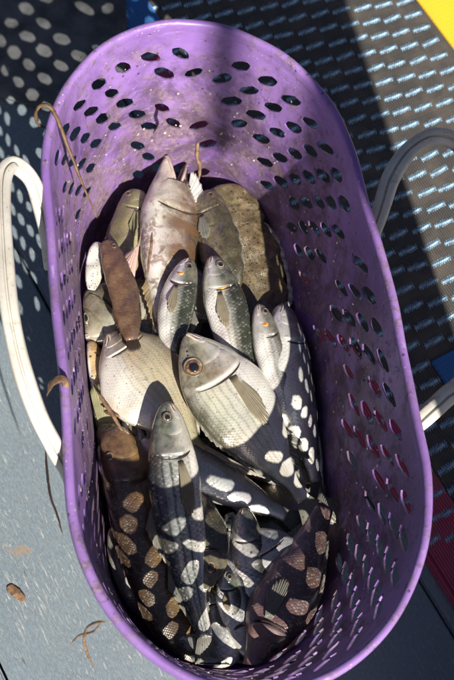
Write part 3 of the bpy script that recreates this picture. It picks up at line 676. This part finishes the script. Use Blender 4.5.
fish('olive_fish', 'dull olive fish behind the banded fish by the left wall', (138, 190, .105), (117, 285, .100), 40, 'slim',
     mat_fish('olive_skin', back=(.10, .09, .04), flank=(.20, .18, .09), belly=(.30, .26, .14), scale=.0014, sdark=.2, head=(.18, .15, .08), headt=-.1, seed=5, metal=.05, stainamt=.5), dorsal=-1, fins='dpt', fin='fin_olive', gill=True, mouth=False, ragged=.25, eye=(.1, 1.0), eye_r=.08)
fish('whitebait', 'small white speckled fish beside the left wall, upright next to the brown one', (98, 242, .120), (91, 290, .120), 19, 'slim',
     mat_fish('speckled_white', back=(.55, .54, .47), flank=(.70, .69, .62), belly=(.74, .72, .66), scale=.0016, sdark=.25, spots=.9, spotcol=(.04, .05, .03), spotsz=420, head=(.7, .66, .58), seed=6, stain=(.6, .18, .05), stainamt=.5), dorsal=1, thick=.4, fins='', gill=False, mouth=False)
br = fish('blenny', 'slender reddish brown fish curving over the pale bream', (107, 240, .128), (133, 340, .150), 29, 'slim',
     mat_fish('brown_skin', back=(.085, .042, .018), flank=(.12, .058, .024), belly=(.14, .07, .03), scale=.0012, sdark=.2, blot=.5, blotcol=(.05, .022, .01), headt=-.1, spots=.4, spotcol=(.04, .02, .01), spotsz=300, head=(.16, .08, .035), seed=7, metal=0, rough=.42, stain=(.22, .12, .06), bmp=.7), dorsal=1, thick=.45, bend=.03, fins='tda', fin='fin_dark', gill=False, mouth=False, tailfin=.9, ragged=.4, eye=(.10, 1.1), eye_r=.09)
fish('bream', 'bream head with silver lip facing the left wall, half covered by the brown fish', (73, 338, .110), (160, 280, .095), 72, 'bream',
     bream(8, back=(.15, .13, .09), flank=(.38, .34, .25), belly=(.56, .52, .42), headt=.4, stainamt=.5), dorsal=1, fins='d', gill=True, gt=(.2, .42), eye=(.15, 1.25), eye_r=.085, iris='iris_silver', group=G_B)
fish('spotted_fish', 'small ochre fish with dark spots at the left wall', (86, 342, .112), (101, 398, .105), 30, 'slim',
     mat_fish('ochre_spotted', back=(.36, .23, .09), flank=(.52, .39, .20), belly=(.70, .68, .60), v0=.3, v1=.8, scale=.002, sdark=.2, spots=.85, spotcol=(.05, .03, .02), spotsz=210, head=(.5, .36, .16), seed=9), dorsal=1, fins='', gill=False, mouth=False)
fish('bream', 'broad pale golden bream left of the centre, its head under the brown fish', (108, 334, .128), (201, 452, .118), 98, 'bream',
     bream(10, back=(.17, .14, .08), flank=(.52, .45, .31), belly=(.75, .71, .64), v0=.42, v1=.86, headt=.16, stain=(.52, .33, .10), stainamt=.5), dorsal=1, fins='dat', fin='fin_pale', pfin='fin_tan', gt=(.08, .17), eye=(.09, 1.15), eye_r=.06, group=G_B)
fish('mullet', 'small mullet with yellow cheek, left of the pair above the big bream', (188, 258, .150), (168, 378, .125), 37, 'mullet', bend=-.03, mat= mullet(11, v1=.56, scale=.0024, stain=(.5, .36, .12)), dorsal=1, roll=.15, eye=(.09, 1.25), eye_r=.105, iris='iris_silver', orange=(.16, 1.75, .02), fins='dpat', pfin='fin_clear', group=G_M)
fish('mullet', 'mullet with bright orange cheek spot, right of the pair above the big bream', (213, 256, .146), (247, 405, .120), 43, 'mullet', bend=.025, mat= mullet(12, v1=.56, scale=.0026), dorsal=1, roll=.15, eye=(.085, 1.2), eye_r=.10, iris='iris_silver', orange=(.235, 1.6, .026), fins='dpat', pfin='fin_clear', group=G_M)
# --- centre
fish('bream', 'large silver bream with dark gold-ringed eye in the centre of the pile', (186, 334, .160), (304, 500, .128), 90, 'bream',
     bream(13, back=(.10, .09, .055), flank=(.60, .575, .48), belly=(.80, .78, .72), v0=.40, v1=.88, headt=.27, head=(.46, .42, .32), scale=.0023, stripes=.3, stain=(.42, .33, .16), stainamt=.3), dorsal=-1, roll=.06, eye=(.165, 1.03), eye_r=.098, iris='iris_gold', gt=(.15, .30), fins='dpat', fin='fin_grey', pfin='fin_clear', pec=(.31, .30, .15), group=G_B)
fish('mullet', 'slender small mullet between the big bream and the white-bellied fish', (258, 304, .150), (297, 446, .122), 33, 'mullet', mullet(14, scale=.0022, back=(.14, .14, .12), flank=(.36, .36, .34)), dorsal=1, roll=.0, eye=(.07, 1.2), eye_r=.1, iris='iris_silver', orange=(.16, 1.6, .022), fins='dat', group=G_M)
fish('mullet', 'thick blue-grey fish with white belly along the right side of the pile', (280, 304, .132), (316, 482, .105), 54, 'mullet', bend=-.025, mat= mullet(15, back=(.10, .11, .13), flank=(.30, .31, .34), belly=(.76, .74, .70), v0=.42, v1=.72, scale=.003, sdark=.25, stripes=.1, stainamt=.15, head=(.42, .40, .38)), dorsal=1, roll=-.5, fins='dat', gill=True, eye=None, group=G_M)
fish('mullet', 'striped mullet with its back to the left, running down the middle towards the near end', (165, 402, .165), (203, 638, .125), 54, 'mullet', bend=.03, zb=-.02, mat= mullet(16, scale=.0034, sdark=.7, stripes=.8, back=(.05, .055, .05), flank=(.34, .35, .32), v0=.26, v1=.74), dorsal=-1, roll=.15, eye=(.075, 1.35), eye_r=.085, iris='iris_silver', fins='dpat', pfin='fin_clear', group=G_M)
fish('mullet', 'smooth silver-blue fish slanting under the tail of the big bream', (140, 440, .112), (286, 516, .108), 47, 'mullet', mullet(17, back=(.20, .21, .23), flank=(.48, .48, .48), belly=(.70, .69, .68), v0=.3, v1=.8, scale=.003, sdark=.3, stripes=.1), dorsal=1, roll=-.1, fins='at', gill=False, mouth=False, group=G_M)
fish('bream', 'dark olive bream with its head down, right of the striped mullet', (204, 592, .135), (193, 474, .118), 62, 'bream', bream(18, back=(.08, .075, .05), flank=(.17, .16, .11), belly=(.24, .22, .16), head=(.18, .15, .11), headt=.3, stripes=.2), dorsal=-1, roll=.0, eye=(.17, 1.25), eye_r=.09, iris='iris_gold', gt=(.16, .33), fins='dpat', pfin='fin_olive', group=G_B)
fish('yellow_eyed_fish', 'small dark fish with a yellow eye just below the olive bream', (207, 580, .110), (248, 672, .100), 38, 'mullet', mullet(19, back=(.07, .07, .06), flank=(.16, .16, .14), belly=(.36, .35, .32), scale=.003), dorsal=1, eye=(.12, 1.3), eye_r=.17, iris='iris_yellow', fins='dpat')
# --- near end, shaded by the wall
fish('mullet', 'spotted-scaled mullet in the shade, straight below the silver-blue fish', (243, 508, .126), (264, 650, .110), 38, 'mullet', mullet(20, scale=.0032, sdark=.9, flank=(.40, .39, .38)), dorsal=1, roll=.25, fins='dat', eye=None, group=G_M)
fish('mullet', 'pale mullet with head towards the near end and an orange cheek spot', (250, 660, .118), (222, 532, .112), 34, 'mullet', mullet(21, scale=.0026, flank=(.45, .44, .42)), dorsal=-1, roll=.0, fins='dat', eye=(.09, 1.2), eye_r=.1, orange=(.27, 1.25, .03), iris='iris_silver', group=G_M)
fish('bream', 'rounded bluish silver fish in the shade at the right', (254, 530, .128), (306, 614, .110), 66, 'bream', bream(22, back=(.30, .30, .32), flank=(.48, .47, .48), belly=(.60, .58, .58), scale=.003, sdark=.2, stripes=.05, spots=.3, spotsz=140, headt=.12, head=(.46, .42, .44)), dorsal=1, fins='dat', gill=True, mouth=False, eye=None, group=G_B)
fish('wrasse', 'big pinkish brown fish in deep shade at the near right, tail up', (262, 694, .130), (331, 526, .125), 68, 'grouper', mat_fish('pink_brown_skin', back=(.07, .038, .035), flank=(.13, .075, .07), belly=(.24, .16, .15), scale=.0022, sdark=.4, head=(.25, .12, .1), seed=23, metal=.05, v0=.2), dorsal=-1, roll=.2, fins='dpat', fin='fin_grey', eye=(.14, 1.1), mouth=False, tailfin=.5)
fish('grouper', 'big dark brown mottled fish at the near left wall, snout pointing up', (104, 442, .120), (186, 690, .100), 68, 'slim', mat_fish('dark_brown_skin', back=(.05, .03, .015), flank=(.13, .075, .03), belly=(.22, .13, .06), scale=.0018, sdark=.35, blot=.65, blotcol=(.045, .026, .014), head=(.17, .10, .055), headt=.2, seed=24, metal=.05, rough=.28), dorsal=-1, roll=.25, fins='dpat', fin='fin_dark', pfin='fin_tan', gill=True, mouth=False, eye=(.13, .9), eye_r=.06)
fish('silver_fish', 'white-bellied fish lying crosswise under the dark brown snout', (72, 456, .112), (172, 484, .100), 44, 'mullet', mullet(25, belly=(.78, .76, .74), flank=(.60, .58, .56), back=(.25, .24, .23), v0=.4, scale=.003, sdark=.2, stripes=.05), dorsal=-1, roll=-.2, fins='at', gill=False, mouth=False)
fish('fan_tailed_fish', 'fish with a fanned greenish tail standing at the left wall', (88, 500, .080), (86, 425, .110), 44, 'slim', mat_fish('greenish_skin', back=(.14, .13, .07), flank=(.28, .26, .15), belly=(.4, .37, .25), seed=26, head=(.2, .18, .1)), dorsal=1, fins='dt', fin='fin_olive', gill=False, mouth=False, tailfin=1.9)
fish('grey_fish', 'pale grey fish with its tail towards the centre, lowest in the picture', (214, 722, .110), (211, 648, .118), 54, 'bream', bream(27, flank=(.40, .40, .38), back=(.2, .2, .18), scale=.004, sdark=.6), dorsal=1, fins='dat', fin='fin_grey', tailfin=.9)
SM = 'small fish in the gaps of the pile'
for lab, a, b, wd, dd, kw in (
    ('small silver fish slanting beside the orange brown strand', (122, 398, .100), (96, 446, .098), 24, 1, {}),
    ('small yellowish fish at the left wall just below the ochre spotted one', (84, 384, .104), (98, 432, .098), 24, -1, dict(flank=(.40, .33, .14), belly=(.6, .52, .3))),
    ('small slim fish under the tail of the striped mullet', (186, 592, .112), (222, 664, .104), 26, 1, {}),
    ('small slim silver fish between the spotted-scaled mullet and the pinkish brown fish', (276, 588, .108), (264, 668, .102), 28, -1, {}),
    ('small dark-backed fish along the tail of the blue-grey fish', (318, 420, .098), (326, 505, .090), 24, 1, {}),
    ('small pale fish left of the mullet pair, tail under the big bream', (158, 318, .120), (176, 392, .108), 26, -1, {}),
    ('small fish with bright flank beneath the olive bream and the silver-blue fish', (232, 512, .112), (222, 596, .106), 28, -1, {}),
    ('small pale-bellied fish in the near end, head beside the olive bream', (226, 570, .128), (236, 650, .112), 27, 1, dict(belly=(.8, .78, .72), v0=.5)),
    ('small silver fish lying aslant below the rounded bluish fish', (292, 580, .118), (256, 640, .108), 26, 1, dict(belly=(.8, .78, .72), v0=.5)),
    ('small silver fish across the near end under the striped tail', (176, 640, .112), (246, 668, .106), 30, -1, dict(v0=.5)),
    ('slim fish along the left flank of the striped mullet', (148, 486, .122), (168, 590, .108), 26, 1, dict(v0=.5)),
    ('slim silver fish under the belly of the broad golden bream', (128, 404, .104), (150, 470, .100), 26, 1, dict(v0=.5)),
    ('small fish lying level at the far left behind the bream head', (84, 300, .098), (132, 288, .096), 26, 1, {})):
    kw = {**dict(scale=.0022, flank=(.38, .37, .33)), **kw}
    fish('sardine', lab, a, b, wd, 'mullet', mullet(40 + int(a[0]), **kw), dorsal=dd, roll=.15, eye=(.09, 1.25), eye_r=.11, iris='iris_silver', fins='dpat', pfin='fin_clear', group=SM)
# --- lower layer, seen only through the gaps
LOW = [((110, 300, .085), (200, 380, .085), 80), ((150, 260, .085), (260, 330, .085), 70), ((230, 330, .08), (310, 300, .08), 70), ((95, 380, .08), (180, 440, .08), 80), ((230, 420, .08), (330, 480, .08), 75),
       ((110, 480, .075), (210, 560, .075), 80), ((150, 600, .07), (260, 640, .07), 90), ((300, 560, .07), (260, 470, .07), 80), ((100, 530, .07), (170, 640, .07), 75), ((300, 640, .06), (210, 600, .06), 90), ((250, 240, .09), (200, 300, .09), 70), ((290, 400, .075), (330, 520, .07), 60), ((80, 320, .085), (95, 430, .08), 55)]
lm = [mullet(30, belly=(.45, .42, .38), flank=(.22, .21, .18)), bream(31, flank=(.22, .2, .16), belly=(.35, .32, .28))]
for k, (a, b, wd) in enumerate(LOW):
    fish('buried_fish', 'dark fish of the lower layer showing through gaps in the pile', a, b, wd, 'bream' if k % 2 else 'mullet', lm[k % 2], dorsal=1 if k % 3 else -1, thick=.4, fins='dt', gill=False, mouth=False, group='fish of the lower layer')

# ------------------------------------------------------------------ weed, twigs and scraps
def strand(name, label, pts, r, mat, cat='weed', taper=True, flat=.6, n=5):
    P = catmull([at(*p) for p in pts], n); P += rng.normal(0, min(r, .0016) * .10, P.shape); c = P.mean(0)
    sc = np.interp(np.linspace(0, 1, len(P)), [0, .12, .5, .85, 1], [.25, 1, 1.1, .8, .2]) * rng.uniform(.97, 1.03, len(P)) if taper else None
    V, F = sweep(P - c, ring(r, r * flat, 8), (0, .1, 1), sc); o = link(name, mesh(name, V, F), M[mat]); o.location = c
    return tag(o, label, cat)
strand('twig', 'brown twig hooked over the rim at the far left', [(47, 128, 0.260), (38, 124, 0.270), (36, 112, 0.284), (42, 105, 0.292), (50, 107, 0.292), (57, 118, 0.282), (66, 142, 0.265), (80, 178, 0.245), (97, 218, 0.230)], .0019, 'twig', 'twig')
strand('twig', 'short reddish stalk standing on the far wall above the flatfish', [(198, 141, 0.252), (197, 155, 0.242), (200, 166, 0.232), (199, 180, 0.225)], .0020, 'weed', 'twig')
strand('seaweed_strand', 'orange brown stem crossing the gap by the fanned tail', [(97, 392, 0.110), (108, 408, 0.108), (118, 424, 0.106), (127, 440, 0.100)], .0017, 'weed', flat=.5)
strand('seaweed_strand', 'short brown stem lying level beside the orange brown stem', [(104, 411, 0.102), (118, 414, 0.102), (134, 416, 0.098)], .0030, 'twig', flat=.5)
strand('weed_scrap', 'curled tan leaf clinging to the left rim', [(47, 397, 0.265), (49, 387, 0.282), (56, 380, 0.291), (64, 379, 0.289), (66, 388, 0.282), (67, 400, 0.272)], .0030, 'weed', flat=.16)
strand('weed_scrap', 'dried weed hanging from the rim at the near left', [(106, 622, 0.289), (96, 623, 0.286), (88, 627, 0.270), (84, 640, 0.250), (88, 655, 0.220), (93, 667, 0.200)], .0011, 'weed', flat=.5)
strand('fin_scrap', 'yellow fin ray hanging over the belly of the banded fish', [(152, 232, .132), (151, 248, .132), (149, 262, .13), (148, 275, .126)], .0014, 'weed', 'scrap', flat=.5)
strand('weed_scrap', 'thin dry root beside the weed hanging at the near left rim', [(100, 624, .284), (92, 632, .268), (78, 636, .25), (70, 646, .235)], .0008, 'weed', flat=.5)
strand('deck_scrap', 'rusty brown flake on the painted deck by the left edge', [(8, 585, .0009), (13, 590, .0011), (19, 595, .0011), (24, 602, .0009)], .0045, 'weed', 'scrap', flat=.10)
strand('deck_crack', 'crack in the deck left of the basket, drawn as a thin dark strand', [(46, 452, .002), (48, 478, .002), (51, 498, .002), (57, 515, .002), (63, 536, .002)], .0011, 'slit', 'weed')  # the deck's crack, laid on top as a dark strand

M['loose_scale'] = mat_simple('loose_scale', (.55, .52, .46), .22, .3, 200, .2, Metallic=.3, Coat_Weight=.8)
V = []; F = []
for k in range(520):
    u = rng.uniform(0, 1); z = .10 + .16 * rng.beta(1.2, 2.2); q = outline([u], TAPER * (H - z) + .0016)[0]; q2 = outline([u + .001], TAPER * (H - z) + .0016)[0]
    tx = np.array([*(q2 - q), 0]); tx /= np.linalg.norm(tx); nx_ = np.array([-tx[1], tx[0], 0]); c0 = np.array([*q, z]); R = rng.uniform(.0006, .0016); a0 = rng.uniform(0, 6); b = len(V)
    for j in range(6):
        a = a0 + j * math.pi / 3; V.append(c0 + R * math.cos(a) * tx * rng.uniform(.7, 1.1) + np.array([0, 0, R * math.sin(a)]) + nx_ * R * .3 * math.sin(a + k))
    F.append(tuple(range(b, b + 6)))
ls = link('loose_scales', mesh('loose_scales', V, F, False), M['loose_scale'], None, False); ls.rotation_euler = (0, 0, BANG)
tag(ls, 'loose silver fish scales stuck to the inside of the basket wall', 'fish scales', kind='stuff')
# ------------------------------------------------------------------ added unseen casters: shade the right side, streak the far wall
hx, hy = math.cos(SHADOW_AZ), math.sin(SHADOW_AZ); tl = math.tan(SUN_EL)
def shade_top(p, h): return (p[0] - hx * h / tl, p[1] - hy * h / tl, h)
RC = at(381, 240, H)[:2]; RB = at(454, 350, 0)[:2]
Gl = RC - .72 * np.array([hx, hy]); d2 = np.array([math.cos(math.radians(102.4)), math.sin(math.radians(102.4))])
Gr = RB - .72 * d2; hp = 1.4
Tl = (Gl[0], Gl[1], hp); Sr = RB + 1.1 * d2; Tr = shade_top(Sr, hp)
pv = [(*Gl, 0), (*Gr, 0), Tr, Tl]; back = Vector((.01, -.02, 0))
V = [Vector(p) for p in pv] + [Vector(p) + back for p in pv]
shade_root = empty('shade_frame', (Gl[0], Gl[1], 0)); tag(shade_root, 'added shadow caster of board, crossbar and hanging rope, outside the picture', 'shade caster')
V = [v - Vector((Gl[0], Gl[1], 0)) for v in V]
link('upright', mesh('upright', V, [(0, 1, 2, 3), (7, 6, 5, 4), (0, 4, 5, 1), (1, 5, 6, 2), (2, 6, 7, 3), (3, 7, 4, 0)]), M['wood'], shade_root, False)  # added board, shaped from the shadow edges it has to cast
WB = at(224, 40, H - .02)[:2] - np.array([Gl[0], Gl[1]]) - 2.4 * np.array([hx, hy]); zl = .10 + 2.4 * tl  # added hanging line, unseen, only casts the streak on the far wall
P = catmull([(WB[0] + .004, WB[1], zl), (WB[0] - .002, WB[1], zl + .2), (WB[0] + .003, WB[1], zl + .45), (WB[0], WB[1], 3.0)], 8)
Vv, Ff = sweep(P, ring(.015, .015, 10), (1, 0, .01)); link('shade_rope', mesh('shade_rope', Vv, Ff), M['weed'], shade_root)
Vv, Ff = sweep([(WB[0] - .05, WB[1], 3.0), (.0, -.02, 3.0), (.05, -.03, 3.0)], ring(.02, .02, 8), (0, 0, 1)); link('crossbar', mesh('crossbar', Vv, Ff), M['wood'], shade_root)
Vv, Ff = sweep([(.035, -.03, 0), (.035, -.03, 1), (.035, -.03, 3.02)], ring(.02, .02, 8), (0, 1, 0)); link('post', mesh('post', Vv, Ff), M['wood'], shade_root)
box = slab('shade_crate', .205, .66, -.58, -.345, .002, .265, M['wood'], None, .004)  # added unseen box, keeps sun off the ground at the near right
tag(box, 'added low shade-casting crate outside the picture beyond the near right end of the basket', 'crate')
